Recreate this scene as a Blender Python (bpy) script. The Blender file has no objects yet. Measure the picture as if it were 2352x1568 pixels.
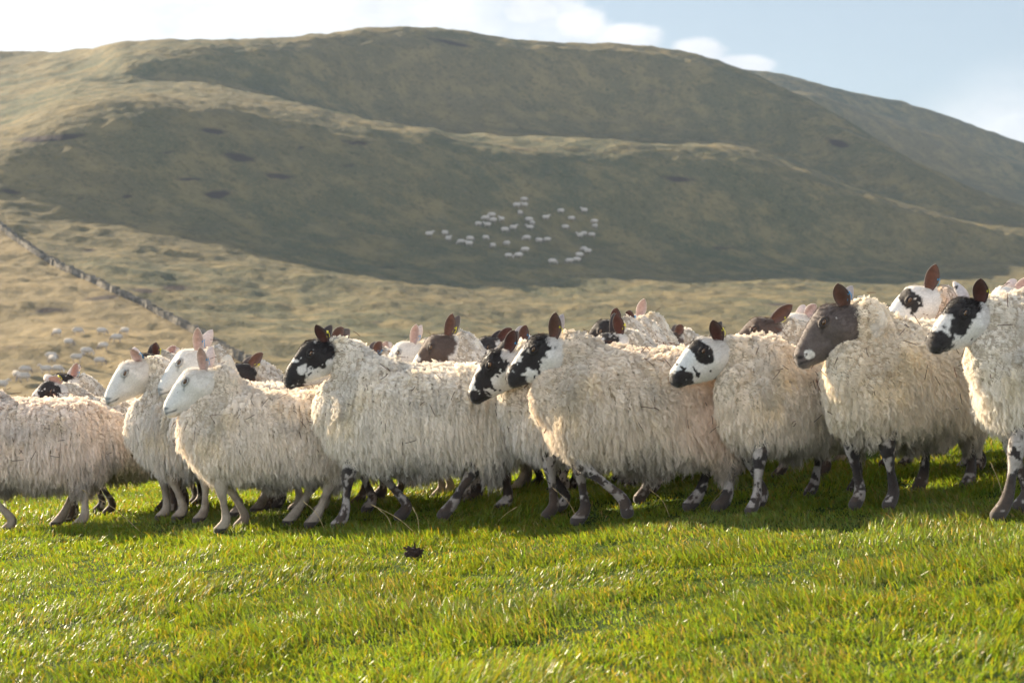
import bpy, math, random
import numpy as np
from mathutils import Vector, Matrix
from mathutils.bvhtree import BVHTree

random.seed(5)
RNG = np.random.default_rng(11)
SC = bpy.context.scene
COL = SC.collection

# ------------------------------------------------------------------ camera, world, sun, exposure
W_, H_, FP, HOR, CAMZ = 2352.0, 1568.0, 4573.0, 690.0, 1.0   # photograph measured on a 2352 px wide copy
cam = bpy.data.cameras.new('camera'); co = bpy.data.objects.new('camera', cam); COL.objects.link(co)
co.location = (0, 0, CAMZ); co.rotation_euler = (math.radians(90), 0, 0)
cam.sensor_width = 36; cam.lens = 36 * FP / W_; cam.shift_y = -(784 - HOR) / W_
cam.clip_start = 0.1; cam.clip_end = 6000
cam.dof.use_dof = True; cam.dof.focus_distance = 8.9; cam.dof.aperture_fstop = 6.3
SC.camera = co

SUN_EL = math.radians(24); SH = Vector((-0.76, 0.65, 0)).normalized()
SUN = Vector((SH.x * math.cos(SUN_EL), SH.y * math.cos(SUN_EL), math.sin(SUN_EL)))
sl = bpy.data.lights.new('sun', 'SUN'); so = bpy.data.objects.new('sun', sl); COL.objects.link(so)
sl.energy = 5.0; sl.angle = math.radians(0.6); sl.color = (1.0, 0.83, 0.60)
so.rotation_euler = SUN.to_track_quat('Z', 'Y').to_euler()

SC.view_settings.view_transform = 'Standard'; SC.view_settings.look = 'None'
SC.view_settings.exposure = 1.80; SC.view_settings.gamma = 1.0
SC.cycles.max_bounces = 8; SC.cycles.diffuse_bounces = 5; SC.cycles.transmission_bounces = 5
SC.cycles.transparent_max_bounces = 6; SC.cycles.volume_bounces = 0
SC.cycles.sample_clamp_indirect = 4; SC.cycles.adaptive_threshold = 0.025


HAZE = 0.00014


class NT:
    """small node helper"""
    def __init__(s, tree):
        s.t = tree; s.n = tree.nodes; s.l = tree.links; s.n.clear()
    def add(s, typ, ins=None, **kw):
        n = s.n.new(typ)
        for k, v in kw.items(): setattr(n, k, v)
        for k, v in (ins or {}).items():
            sock = n.inputs[k]
            if isinstance(v, bpy.types.NodeSocket): s.l.new(v, sock)
            else: sock.default_value = v
        return n
    def math(s, op, a, b=0.0, c=0.0, clamp=False):
        return s.add('ShaderNodeMath', {0: a, 1: b, 2: c}, operation=op, use_clamp=clamp).outputs[0]
    def mix(s, f, a, b, mode='MIX'):
        n = s.add('ShaderNodeMix', data_type='RGBA', blend_type=mode)
        for k, v in ((0, f), (6, a), (7, b)):
            if isinstance(v, bpy.types.NodeSocket): s.l.new(v, n.inputs[k])
            else: n.inputs[k].default_value = v if k == 0 else (*v, 1) if len(v) == 3 else v
        return n.outputs[2]
    def noise(s, vec, scale, detail=4, rough=0.55, out='Fac'):
        return s.add('ShaderNodeTexNoise', {'Vector': vec, 'Scale': scale, 'Detail': detail, 'Roughness': rough}).outputs[out]
    def ramp(s, f, stops):
        n = s.add('ShaderNodeValToRGB', {0: f}); e = n.color_ramp.elements
        while len(e) < len(stops): e.new(0.5)
        for el, (p, c) in zip(e, stops): el.position = p; el.color = (*c, 1)
        return n.outputs[0]
    def smooth(s, x, a, b):
        n = s.add('ShaderNodeMapRange', {0: x, 1: a, 2: b, 3: 0.0, 4: 1.0}, interpolation_type='SMOOTHSTEP'); return n.outputs[0]


# world: physical sky with a cloud bank laid over it by direction
wd = bpy.data.worlds.new('World'); SC.world = wd; wd.use_nodes = True
w = NT(wd.node_tree)
sky = w.add('ShaderNodeTexSky', sky_type='NISHITA', sun_disc=False, sun_elevation=SUN_EL,
            sun_rotation=math.atan2(SH.x, SH.y), air_density=1.0, dust_density=1.2, ozone_density=2.0, altitude=200)
tc = w.add('ShaderNodeTexCoord').outputs['Generated']
sep = w.add('ShaderNodeSeparateXYZ', {0: tc})
yy = w.math('MAXIMUM', w.math('ABSOLUTE', sep.outputs[1]), 0.15)
p = w.math('DIVIDE', sep.outputs[0], yy); q = w.math('DIVIDE', sep.outputs[2], yy)
pq = w.add('ShaderNodeCombineXYZ', {0: p, 1: w.math('MULTIPLY', q, 1.5), 2: 0.3}).outputs[0]
n1 = w.noise(pq, 13.0, 7, 0.55); n2 = w.noise(pq, 4.5, 5, 0.55); n3 = w.noise(pq, 30.0, 5, 0.6)
line = w.math('SUBTRACT', w.math('SUBTRACT', 0.166, w.math('MULTIPLY', p, 0.42)), q)     # > 0 below and left of the cloud edge
left = w.smooth(p, 0.10, -0.16)
f = w.math('ADD', line, w.math('MULTIPLY', w.math('SUBTRACT', n1, 0.5), 0.10))
f = w.math('ADD', f, w.math('MULTIPLY', w.math('SUBTRACT', n3, 0.5), 0.02))
bank = w.smooth(f, -0.003, 0.010)
thin = w.smooth(w.math('ADD', w.math('MULTIPLY', left, 0.6), n2), 0.42, 0.85)
low = w.smooth(w.math('ADD', w.math('SUBTRACT', q, w.math('MULTIPLY', w.smooth(p, .17, .26), .035)), w.math('MULTIPLY', n2, -0.03)), 0.085, 0.03)               # pale haze by the horizon
near_edge = w.smooth(f, 0.05, 0.0)
dens = w.math('MULTIPLY', bank, w.math('MAXIMUM', near_edge, thin))
dens = w.math('MAXIMUM', dens, w.math('MULTIPLY', low, 0.8))
dens = w.math('MULTIPLY', dens, w.smooth(sep.outputs[2], 0.7, 0.35))   # broken cloud overhead
def puff(px, row, rx, ry):
    p0, q0, a, b = (px - 1176) / FP, (HOR - row) / FP, rx / FP, ry / FP
    u = w.math('POWER', w.math('DIVIDE', w.math('SUBTRACT', p, p0), a), 2.0); v = w.math('POWER', w.math('DIVIDE', w.math('SUBTRACT', q, q0), b), 2.0)
    g = w.math('SUBTRACT', w.math('SUBTRACT', 1.0, u), v)
    g = w.math('ADD', g, w.math('MULTIPLY', w.math('SUBTRACT', n1, .5), 2.2)); g = w.math('ADD', g, w.math('MULTIPLY', w.math('SUBTRACT', n3, .5), 1.4))
    return w.smooth(g, .0, .75)
for a_ in ((1215, 25, 90, 48), (1330, 58, 80, 52), (1440, 92, 110, 44), (1600, 118, 85, 40), (1700, 150, 85, 30)):
    dens = w.math('MAXIMUM', dens, puff(*a_))
dens = w.math('MAXIMUM', dens, w.math('MULTIPLY', puff(2330, 320, 260, 75), .75))
skyc = w.mix(1.0, sky.outputs[0], (0.060, 0.060, 0.060), 'MULTIPLY')
SKYC = w.mix(0.60, skyc, (0.30, 0.345, 0.385))
cl = w.ramp(w.math('ADD', w.math('MULTIPLY', n2, 0.7), w.math('MULTIPLY', n3, 0.3)), [(0.36, (0.36, 0.38, 0.41)), (0.5, (0.50, 0.505, 0.51)), (0.66, (0.60, 0.60, 0.60))])
fin = w.mix(dens, SKYC, cl)
behind = w.math('MULTIPLY', w.smooth(sep.outputs[1], 0.15, -0.35), w.math('MULTIPLY', w.smooth(n2, 0.25, 0.6), w.smooth(sep.outputs[2], 0.62, 0.28)))          # unseen bright cloud added behind the camera as fill for the shaded wool
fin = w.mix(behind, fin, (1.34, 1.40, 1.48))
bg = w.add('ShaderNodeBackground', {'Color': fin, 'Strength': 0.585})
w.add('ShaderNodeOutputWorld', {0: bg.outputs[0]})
#WORLD_END


# ------------------------------------------------------------------ numeric helpers
def _h(ix, iy, iz, seed):
    n = (ix.astype(np.int64) * 374761393 + iy.astype(np.int64) * 668265263 + iz.astype(np.int64) * 2147483647 + seed * 974634777) & 0xffffffff
    n = ((n ^ (n >> 13)) * 1274126177) & 0xffffffff
    n = ((n ^ (n >> 16)) * 2246822519) & 0xffffffff
    return ((n ^ (n >> 15)) & 0xffffff) / float(0xffffff)
def vnoise(P, scale=1.0, seed=0, octv=1):
    P = np.asarray(P, float); out = np.zeros(len(P)); amp = 1.0; tot = 0.0
    for o in range(octv):
        Q = P * scale; i = np.floor(Q); f = Q - i; f = f * f * (3 - 2 * f); ix, iy, iz = i[:, 0], i[:, 1], i[:, 2]
        v = 0
        for a in (0, 1):
            for b in (0, 1):
                for c in (0, 1):
                    wt = (f[:, 0] if a else 1 - f[:, 0]) * (f[:, 1] if b else 1 - f[:, 1]) * (f[:, 2] if c else 1 - f[:, 2])
                    v = v + wt * _h(ix + a, iy + b, iz + c, seed + o)
        out += amp * v; tot += amp; amp *= 0.5; scale *= 2.03
    return out / tot
def sstep(x, a, b):
    t = np.clip((x - a) / (b - a), 0, 1); return t * t * (3 - 2 * t)
def tag(o, label=None, cat=None, group=None, kind=None):
    if label: o['label'] = label
    if cat: o['category'] = cat
    if group: o['group'] = group
    if kind: o['kind'] = kind
    return o
def new_obj(name, data, parent=None, mat=None):
    o = bpy.data.objects.new(name, data); COL.objects.link(o)
    if parent: o.parent = parent
    if mat: data.materials.append(mat)
    return o
def np_mesh(name, V, F, cols=None, smooth=True):
    """V (n,3), F list of (k, m) index arrays with the same m in each"""
    me = bpy.data.meshes.new(name); V = np.asarray(V, np.float32)
    Fs = F if isinstance(F, list) else [F]
    me.vertices.add(len(V)); me.vertices.foreach_set('co', V.ravel())
    tot = np.concatenate([np.full(len(f), f.shape[1]) for f in Fs]).astype(np.int32)
    idx = np.concatenate([f.ravel() for f in Fs]).astype(np.int32)
    me.loops.add(len(idx)); me.loops.foreach_set('vertex_index', idx)
    me.polygons.add(len(tot)); me.polygons.foreach_set('loop_start', np.concatenate([[0], np.cumsum(tot)[:-1]]).astype(np.int32))
    try: me.polygons.foreach_set('loop_total', tot)
    except Exception: pass
    me.update(calc_edges=True)
    me.polygons.foreach_set('use_smooth', np.full(len(tot), smooth)); 
    if cols is not None: set_col(me, cols)
    me.validate()
    return me
def set_col(me, cols):
    a = me.attributes.new('col', 'FLOAT_COLOR', 'POINT')
    c = np.ones((len(cols), 4), np.float32); c[:, :3] = cols; a.data.foreach_set('color', c.ravel())
def verts_of(me):
    v = np.empty(len(me.vertices) * 3, np.float32); me.vertices.foreach_get('co', v); return v.reshape(-1, 3).astype(float)
def norms_of(me):
    v = np.empty(len(me.vertices) * 3, np.float32); me.vertices.foreach_get('normal', v); return v.reshape(-1, 3).astype(float)
def crom(ts, T, P):
    """smooth (monotone-ish Hermite) interpolation of control rows P at T for values ts"""
    T = np.asarray(T, float); P = np.asarray(P, float); ts = np.clip(ts, T[0], T[-1])
    d = np.diff(P, axis=0) / np.diff(T)[:, None]; m = np.empty_like(P)
    m[0] = d[0]; m[-1] = d[-1]
    for i in range(1, len(T) - 1):
        a, b = d[i - 1], d[i]; m[i] = np.where(a * b > 0, 2 * a * b / (a + b + 1e-12), 0)
    i = np.clip(np.searchsorted(T, ts, side='right') - 1, 0, len(T) - 2)
    h = (T[i + 1] - T[i])[:, None]; t = ((ts - T[i]) / h[:, 0])[:, None]
    return ((2*t**3-3*t**2+1)*P[i] + (t**3-2*t**2+t)*h*m[i] + (-2*t**3+3*t**2)*P[i+1] + (t**3-t**2)*h*m[i+1])
def lerp_c(ts, T, P):
    """Catmull-Rom through points"""
    T = np.asarray(T, float); P = np.asarray(P, float); m = np.gradient(P, T, axis=0)
    i = np.clip(np.searchsorted(T, ts, side='right') - 1, 0, len(T) - 2)
    h = (T[i + 1] - T[i])[:, None]; t = ((ts - T[i]) / h[:, 0])[:, None]
    return ((2*t**3-3*t**2+1)*P[i] + (t**3-2*t**2+t)*h*m[i] + (-2*t**3+3*t**2)*P[i+1] + (t**3-t**2)*h*m[i+1])
def px_to(px, row, D):
    return Vector(((px - 1176) / FP * D, D, CAMZ + (HOR - row) / FP * D))


# ------------------------------------------------------------------ materials
def principled(name, base, rough=0.8, spec=0.3, trans=0.0, attr=False, bump=None, sheen=0.0, noise=None, tmul=(1, 1, 1)):
    m = bpy.data.materials.new(name); m.use_nodes = True; t = NT(m.node_tree)
    c = t.add('ShaderNodeAttribute', attribute_name='col').outputs['Color'] if attr else None
    P_ = t.add('ShaderNodeTexCoord').outputs['Object']
    if c is None: c = t.mix(0.0, base, base)
    if noise:
        n = t.noise(P_, noise[0], 3, 0.6); c = t.mix(1.0, c, t.ramp(n, [(0.3, (1 - noise[1],) * 3), (0.7, (1 + noise[1],) * 3)]), 'MULTIPLY')
    b = t.add('ShaderNodeBsdfPrincipled', {'Base Color': c, 'Roughness': rough, 'Specular IOR Level': spec, 'Sheen Weight': sheen})
    if bump:
        bn = t.noise(P_, bump[0], 4, 0.6); bb = t.add('ShaderNodeBump', {'Height': bn, 'Strength': bump[1], 'Distance': bump[2]})
        t.l.new(bb.outputs[0], b.inputs['Normal'])
    out = b.outputs[0]
    if trans:
        tr = t.add('ShaderNodeBsdfTranslucent', {'Color': t.mix(1.0, c, tmul, 'MULTIPLY')})
        out = t.add('ShaderNodeMixShader', {0: trans, 1: out, 2: tr.outputs[0]}).outputs[0]
    t.add('ShaderNodeOutputMaterial', {0: out})
    return m
M_BODY = principled('sheep_hair_coat', (.5, .5, .5), 0.75, 0.25, attr=True, sheen=0.25, noise=(120, .14), bump=(260, .5, .002))
M_WOOL = principled('wool_locks', (.6, .55, .48), 0.9, 0.12, trans=0.34, attr=True, tmul=(1.0, .92, .82))
M_COAT = principled('short_hair', (.5, .5, .5), .8, .2, trans=.25, attr=True)
M_FLEECE = principled('wool_base', (.5, .5, .5), 0.95, 0.05, attr=True, noise=(60, .25), bump=(90, .9, .01))
M_EAR = principled('ear_skin', (.5, .5, .5), 0.7, 0.25, trans=0.22, attr=True, sheen=0.3, noise=(90, .15), tmul=(.95, .80, .72))
M_EYE = principled('eye', (.5, .5, .5), 0.12, 0.6, attr=True)
M_TAGB = principled('blue_tag_plastic', (.02, .28, .58), 0.35, 0.5, trans=.15, noise=(40, .1))
M_TAGY = principled('yellow_tag_plastic', (.75, .68, .03), 0.35, 0.5, trans=.15, noise=(40, .1))
M_GRASS = principled('grass_blades', (.1, .2, .02), 0.42, 0.55, trans=0.5, attr=True, tmul=(1.28, 1.25, .5))
M_STALK = principled('dry_stalk', (.42, .32, .17), 0.7, 0.2, trans=0.2, noise=(30, .2))
M_CLOD = principled('dark_clod', (.035, .022, .018), 0.85, 0.2, noise=(60, .4), bump=(80, .8, .01))
M_STONE = principled('wall_stone', (.20, .19, .185), 0.9, 0.2, attr=True, noise=(1.2, .3), bump=(3, .6, .1))
M_FAR = principled('far_sheep_wool', (.62, .56, .49), 0.95, 0.05, attr=True, noise=(6, .15))


def mat_ground():
    m = bpy.data.materials.new('pasture_soil'); m.use_nodes = True; t = NT(m.node_tree)
    P_ = t.add('ShaderNodeTexCoord').outputs['Object']
    c = t.ramp(t.noise(P_, 5, 6, .7), [(.3, (.018, .026, .008)), (.5, (.035, .065, .010)), (.7, (.06, .085, .016))])
    bn = t.noise(P_, 30, 5, .7); bb = t.add('ShaderNodeBump', {'Height': bn, 'Strength': .9, 'Distance': .04})
    b = t.add('ShaderNodeBsdfPrincipled', {'Base Color': c, 'Roughness': .95, 'Specular IOR Level': .1, 'Normal': bb.outputs[0]})
    t.add('ShaderNodeOutputMaterial', {0: b.outputs[0]}); return m
def mat_hill():
    m = bpy.data.materials.new('hill_grass'); m.use_nodes = True; t = NT(m.node_tree)
    P_ = t.add('ShaderNodeTexCoord').outputs['Object']
    A = t.add('ShaderNodeAttribute', attribute_name='col').outputs['Color']
    big = t.noise(P_, .018, 4, .6); mid = t.noise(P_, .16, 5, .65); fine = t.noise(P_, .9, 4, .7)
    c = t.ramp(big, [(.36, (.108, .093, .052)), (.5, (.086, .083, .048)), (.64, (.064, .072, .044))])
    c = t.mix(t.math('MULTIPLY', t.smooth(mid, .42, .66), .7), c, (.190, .148, .072))
    c = t.mix(t.math('MULTIPLY', t.smooth(fine, .50, .66), .5), c, (.038, .040, .024))
    vf = t.noise(P_, 2.6, 4, .75); c = t.mix(t.math('MULTIPLY', t.smooth(vf, .50, .68), .6), c, (.20, .155, .075))
    tus = t.noise(P_, .42, 5, .75); c = t.mix(t.math('MULTIPLY', t.smooth(tus, .56, .70), .55), c, (.042, .040, .024))
    sepc = t.add('ShaderNodeSeparateColor', {0: A})
    c = t.mix(t.math('MULTIPLY', sepc.outputs[1], .45), c, (.25, .185, .10))      # drier brown ground left of the wall
    scar = t.smooth(t.math('ADD', sepc.outputs[0], t.math('MULTIPLY', t.math('SUBTRACT', t.noise(P_, .35, 4, .7), .5), .9)), .22, .80)
    c = t.mix(scar, c, (.046, .036, .032))                                         # bare peaty scars
    hh = t.math('ADD', t.math('MULTIPLY', mid, 1.4), t.math('MULTIPLY', fine, .7))
    bb = t.add('ShaderNodeBump', {'Height': hh, 'Strength': .7, 'Distance': .5})
    b = t.add('ShaderNodeBsdfPrincipled', {'Base Color': c, 'Roughness': .95, 'Specular IOR Level': .08, 'Normal': bb.outputs[0]})
    t.add('ShaderNodeOutputMaterial', {0: b.outputs[0]}); return m
M_SOIL = mat_ground(); M_HILL = mat_hill()


# ------------------------------------------------------------------ the near pasture
def gz(x, y):
    x = np.asarray(x, float); y = np.asarray(y, float)
    z = .028 + .068 * 6 * np.tanh(x / 6) + .042 * np.logaddexp(0, 3 * np.minimum(x, 8)) / 3 - .05 * np.logaddexp(0, (y - 9.3) * 3) / 3
    z = z - .0035 * np.maximum(y - 16, 0) ** 2 * (y < 36) - (y >= 36) * (1.4 + .14 * (y - 36))
    P_ = np.stack([x.ravel(), y.ravel(), np.zeros(x.size)], 1)
    n = (vnoise(P_, 1.3, 3, 3) - .5) * .05
    return z + n.reshape(z.shape)
def gz1(x, y): return float(gz(np.array([x]), np.array([y]))[0])
def build_field():
    xs = np.concatenate([np.linspace(-70, -9, 30)[:-1], np.linspace(-9, 9, 200), np.linspace(9, 70, 30)[1:]])
    ys = np.concatenate([np.linspace(-30, 2, 14)[:-1], np.linspace(2, 20, 200), np.linspace(20, 75, 60)[1:]])
    X, Y = np.meshgrid(xs, ys); Z = gz(X, Y); n, k = X.shape
    i = np.arange(n * k).reshape(n, k)
    F = np.stack([i[:-1, :-1].ravel(), i[:-1, 1:].ravel(), i[1:, 1:].ravel(), i[1:, :-1].ravel()], 1)
    o = new_obj('pasture_ground', np_mesh('pasture_ground', np.stack([X.ravel(), Y.ravel(), Z.ravel()], 1), F), None, M_SOIL)
    tag(o, kind='structure')
build_field()


# ------------------------------------------------------------------ the hills: contour curves through (column, row) at measured distances
def sheet(name, xs_ctrl, feats, ncol, nrow, scars=(), brown=None, amp=1.0, seed=0):
    """feats: list of (rows at xs_ctrl, distances at xs_ctrl); builds a terrain sheet through those curves"""
    xs_ctrl = [xs_ctrl[0] - 1500] + list(xs_ctrl) + [xs_ctrl[-1] + 1300]      # run the slopes on well past the view
    feats = [([r[0] + 15] + list(r) + [r[-1] + 10], [d[0] * .90] + list(d) + [d[-1] * 1.06]) for r, d in feats]
    u = np.linspace(xs_ctrl[0], xs_ctrl[-1], ncol)
    R = np.stack([lerp_c(u, xs_ctrl, np.asarray(r, float)[:, None])[:, 0] for r, d in feats])
    D = np.stack([crom(u, xs_ctrl, np.asarray(d, float)[:, None])[:, 0] for r, d in feats])
    Z = CAMZ + (HOR - R) / FP * D
    T = np.arange(len(feats)); t = np.linspace(0, len(feats) - 1, nrow)
    Zs = crom(t, T, Z); Ds = crom(t, T, D)
    X = (u[None, :] - 1176) / FP * Ds
    Pn = np.stack([X.ravel(), Ds.ravel(), np.zeros(X.size)], 1)
    nz = ((vnoise(Pn, .035, seed + 1, 3) - .5) * 3.0 + (vnoise(Pn, .22, seed + 5, 3) - .5) * 1.1 + (vnoise(Pn, .9, seed + 9, 2) - .5) * .35) * amp
    Zf = Zs + nz.reshape(X.shape)
    i = np.arange(X.size).reshape(X.shape)
    F = np.stack([i[:-1, :-1].ravel(), i[:-1, 1:].ravel(), i[1:, 1:].ravel(), i[1:, :-1].ravel()], 1)
    row = HOR - (Zf - CAMZ) / Ds * FP; px = np.broadcast_to(u[None, :], X.shape)
    c = np.zeros((X.size, 3)); s = np.zeros(X.shape)
    for (sx, sy, rx, ry, ang, st) in scars:
        ca, sa = math.cos(math.radians(ang)), math.sin(math.radians(ang))
        a = ((px - sx) * ca + (row - sy) * sa) / rx; b = (-(px - sx) * sa + (row - sy) * ca) / ry + .35 * a * a
        s = np.maximum(s, st * np.clip(1.25 - np.sqrt(a * a + b * b), 0, 1))
    c[:, 0] = s.ravel()
    if brown: c[:, 1] = brown(px, row).ravel()
    V = np.stack([X.ravel(), Ds.ravel(), Zf.ravel()], 1)
    o = new_obj(name, np_mesh(name, V, F, c), None, M_HILL)
    return tag(o, kind='structure'), V, F

XC = [-900, -300, 0, 150, 300, 600, 900, 1176, 1450, 1700, 1850, 2000, 2150, 2352, 2700, 3300]
def k_(*a): return list(a)
FE = [
    (k_(1150,1150,1150,1150,1150,1150,1150,1150,1150,1150,1150,1150,1150,1150,1150,1150), [66]*16),
    (k_(1000,990,985,980,975,960,950,940,930,920,915,910,905,900,895,890), [105,105,108,109,110,114,118,122,126,130,132,134,136,140,145,155]),
    (k_(800,800,800,800,800,800,800,795,790,785,780,775,772,768,760,750), [150,155,160,162,165,172,180,188,196,203,208,212,216,222,230,245]),
    (k_(640,630,625,628,632,645,660,672,680,680,680,680,680,678,670,660), [205,210,214,217,221,230,241,252,262,268,270,272,274,280,292,315]),
    # foot of the spur
    (k_(520,505,490,492,500,528,556,575,590,600,604,606,606,604,590,570), [238,246,251,255,260,270,283,296,309,319,326,333,340,346,358,388]),
    # brow of the spur
    (k_(380,370,322,262,236,262,304,336,338,352,402,455,500,540,560,550), [262,272,280,288,296,308,322,334,348,357,357,355,354,358,376,405]),
    # bench behind the brow
    (k_(330,315,262,212,196,208,284,306,316,330,385,440,488,530,550,540), [305,315,330,343,358,374,391,405,418,420,410,398,388,383,398,426]),
    # top of the steep upper face
    (k_(190,170,150,142,132,122,100,108,128,172,240,322,398,478,540,535), [405,412,416,403,371,388,416,432,445,443,433,417,405,406,425,445]),
    # skyline
    (k_(165,140,122,116,104,94,68,96,116,162,226,312,392,474,538,534), [430,438,442,430,396,410,434,450,464,462,450,433,418,414,432,452]),
    # falling away behind
    (k_(260,240,220,215,210,200,180,200,220,270,330,410,480,560,620,620), [520,520,530,530,535,540,540,540,545,550,545,540,525,510,510,530]),
]
SCARS = [(115, 318, 100, 9, -4, 1.2), (488, 302, 42, 7, 8, 1), (550, 362, 46, 12, 10, 1.1), (640, 405, 48, 9, 5, 1), (430, 412, 40, 5, 0, .9),
         (500, 447, 40, 11, -4, 1.1), (815, 328, 42, 8, 5, 1), (1555, 412, 50, 9, 4, .9), (1925, 330, 36, 10, 15, 1), (1040, 100, 70, 7, 12, .8),
         (110, 714, 55, 9, 0, 1), (235, 684, 60, 7, -6, 1), (330, 668, 42, 8, 4, .9), (405, 662, 46, 9, 3, 1), (205, 575, 26, 5, 0, .7),
         (1660, 570, 60, 7, 0, .6), (800, 380, 30, 6, 0, .7), (1210, 345, 60, 6, 0, .5), (390, 350, 40, 6, -8, .6), (20, 440, 40, 8, 10, .9),
         (890, 615, 40, 5, 0, .6), (690, 340, 12, 4, 0, .8), (290, 452, 18, 6, 0, .8), (185, 455, 14, 6, 0, .8), (2150, 345, 30, 7, 5, .7), (1500, 208, 60, 14, 0, .4), (1760, 150, 40, 6, 20, .6),
         (60, 850, 90, 20, 0, .45), (30, 800, 60, 12, 0, .5), (1080, 725, 40, 6, 0, .6), (1790, 700, 50, 5, 0, .8), (860, 740, 50, 5, 0, .5)]
def wallx(row): return np.interp(row, [470, 520, 545, 575, 620, 665, 700, 740, 780, 830, 1000], [-40, 0, 22, 70, 150, 245, 330, 400, 470, 560, 860])
hill_o, HV, HF = sheet('hills', XC, FE, 980, 520, SCARS, lambda px, row: sstep(wallx(row) - px, -6, 10) * (row > 480), 1.0, 20)
XC2 = [1200, 1500, 1700, 1850, 2000, 2150, 2352, 2600, 3000, 3600]
FE2 = [
    (k_(560,560,560,560,560,560,600,640,680,700), [520]*10),
    (k_(400,380,340,300,335,385,436,505,560,590), [600,600,605,610,617,625,635,650,670,700]),
    (k_(300,270,235,224,268,318,385,450,520,560), [625,622,622,624,637,645,650,670,690,725]),
    (k_(290,262,226,214,258,306,372,440,510,550), [680,680,680,684,695,705,712,730,750,785]),
    (k_(225,200,172,196,236,276,338,410,480,515), [695,696,696,694,703,713,722,742,764,800]),
    (k_(215,190,160,184,224,262,326,400,470,505), [710,710,711,709,716,726,735,755,777,815]),
    (k_(300,290,260,280,310,350,400,470,540,560), [860,860,860,860,870,870,880,890,910,940]),
]
far_o, FV, FF = sheet('far_hills', XC2, FE2, 420, 260, (), None, 1.0, 60)
bvh = BVHTree.FromPolygons([Vector(v) for v in HV], HF.tolist())
def on_hill(px, row):
    d = Vector(((px - 1176) / FP, 1, (HOR - row) / FP))
    hit, n, i, dist = bvh.ray_cast(Vector((0, 95, 0)) + Vector((d.x * 95, 0, CAMZ + d.z * 95)), d.normalized())
    return hit
#TERRAIN_END


# ------------------------------------------------------------------ tube lofts used for animals
def tube(V, F, pts, rads, n=16, seg=6, side=None, powr=1.0, caps=True):
    """closed tapered tube through pts; rads (lateral, other) per point; appended to V, F"""
    pts = np.asarray(pts, float); rads = np.asarray([(r, r) if np.isscalar(r) else r for r in rads], float)
    T = np.concatenate([[0], np.cumsum(np.linalg.norm(np.diff(pts, axis=0), axis=1))])
    ts = np.concatenate([np.linspace(T[i], T[i + 1], seg, endpoint=False) for i in range(len(T) - 1)] + [[T[-1]]])
    C = lerp_c(ts, T, pts); R = crom(ts, T, rads)
    tan = np.gradient(C, axis=0); tan /= np.linalg.norm(tan, axis=1)[:, None]
    side = np.array([0, 1, 0.]) if side is None else np.asarray(side, float)
    S = side[None] - tan * (tan @ side)[:, None]; S /= np.linalg.norm(S, axis=1)[:, None]
    U = np.cross(tan, S)
    if caps:
        e0, e1 = R[0].min(), R[-1].min()
        add0 = [(C[0] - tan[0] * e0 * math.sin(a), R[0] * math.cos(a), S[0], U[0]) for a in (1.25, .8, .4)]
        add1 = [(C[-1] + tan[-1] * e1 * math.sin(a), R[-1] * math.cos(a), S[-1], U[-1]) for a in (.4, .8, 1.25)]
        C = np.concatenate([[a[0] for a in add0], C, [a[0] for a in add1]]); R = np.concatenate([[a[1] for a in add0], R, [a[1] for a in add1]])
        S = np.concatenate([[a[2] for a in add0], S, [a[2] for a in add1]]); U = np.concatenate([[a[3] for a in add0], U, [a[3] for a in add1]])
    th = np.linspace(0, 2 * math.pi, n, endpoint=False); c, s = np.cos(th), np.sin(th)
    if powr != 1.0: c, s = np.sign(c) * np.abs(c) ** powr, np.sign(s) * np.abs(s) ** powr
    base = sum(len(v) for v in V)
    P_ = C[:, None] + S[:, None] * (R[:, 0, None] * c)[..., None] + U[:, None] * (R[:, 1, None] * s)[..., None]
    m = len(C); V.append(P_.reshape(-1, 3))
    i = np.arange(m * n).reshape(m, n) + base; j = np.roll(i, -1, axis=1)
    F += np.stack([i[:-1].ravel(), j[:-1].ravel(), j[1:].ravel(), i[1:].ravel()], 1).tolist()
    F.append(i[0][::-1].tolist()); F.append(i[-1].tolist())
def remesh(V, F, voxel, it=2, fac=.5):
    me = bpy.data.meshes.new('tmp'); me.from_pydata(np.concatenate(V).tolist(), [], F); me.update()
    o = bpy.data.objects.new('tmp', me); COL.objects.link(o)
    r = o.modifiers.new('r', 'REMESH'); r.mode = 'VOXEL'; r.voxel_size = voxel; r.use_smooth_shade = True
    s = o.modifiers.new('s', 'SMOOTH'); s.iterations = it; s.factor = fac
    dg = bpy.context.evaluated_depsgraph_get(); ev = o.evaluated_get(dg)
    out = bpy.data.meshes.new_from_object(ev); bpy.data.objects.remove(o); bpy.data.meshes.remove(me)
    return out


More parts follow.
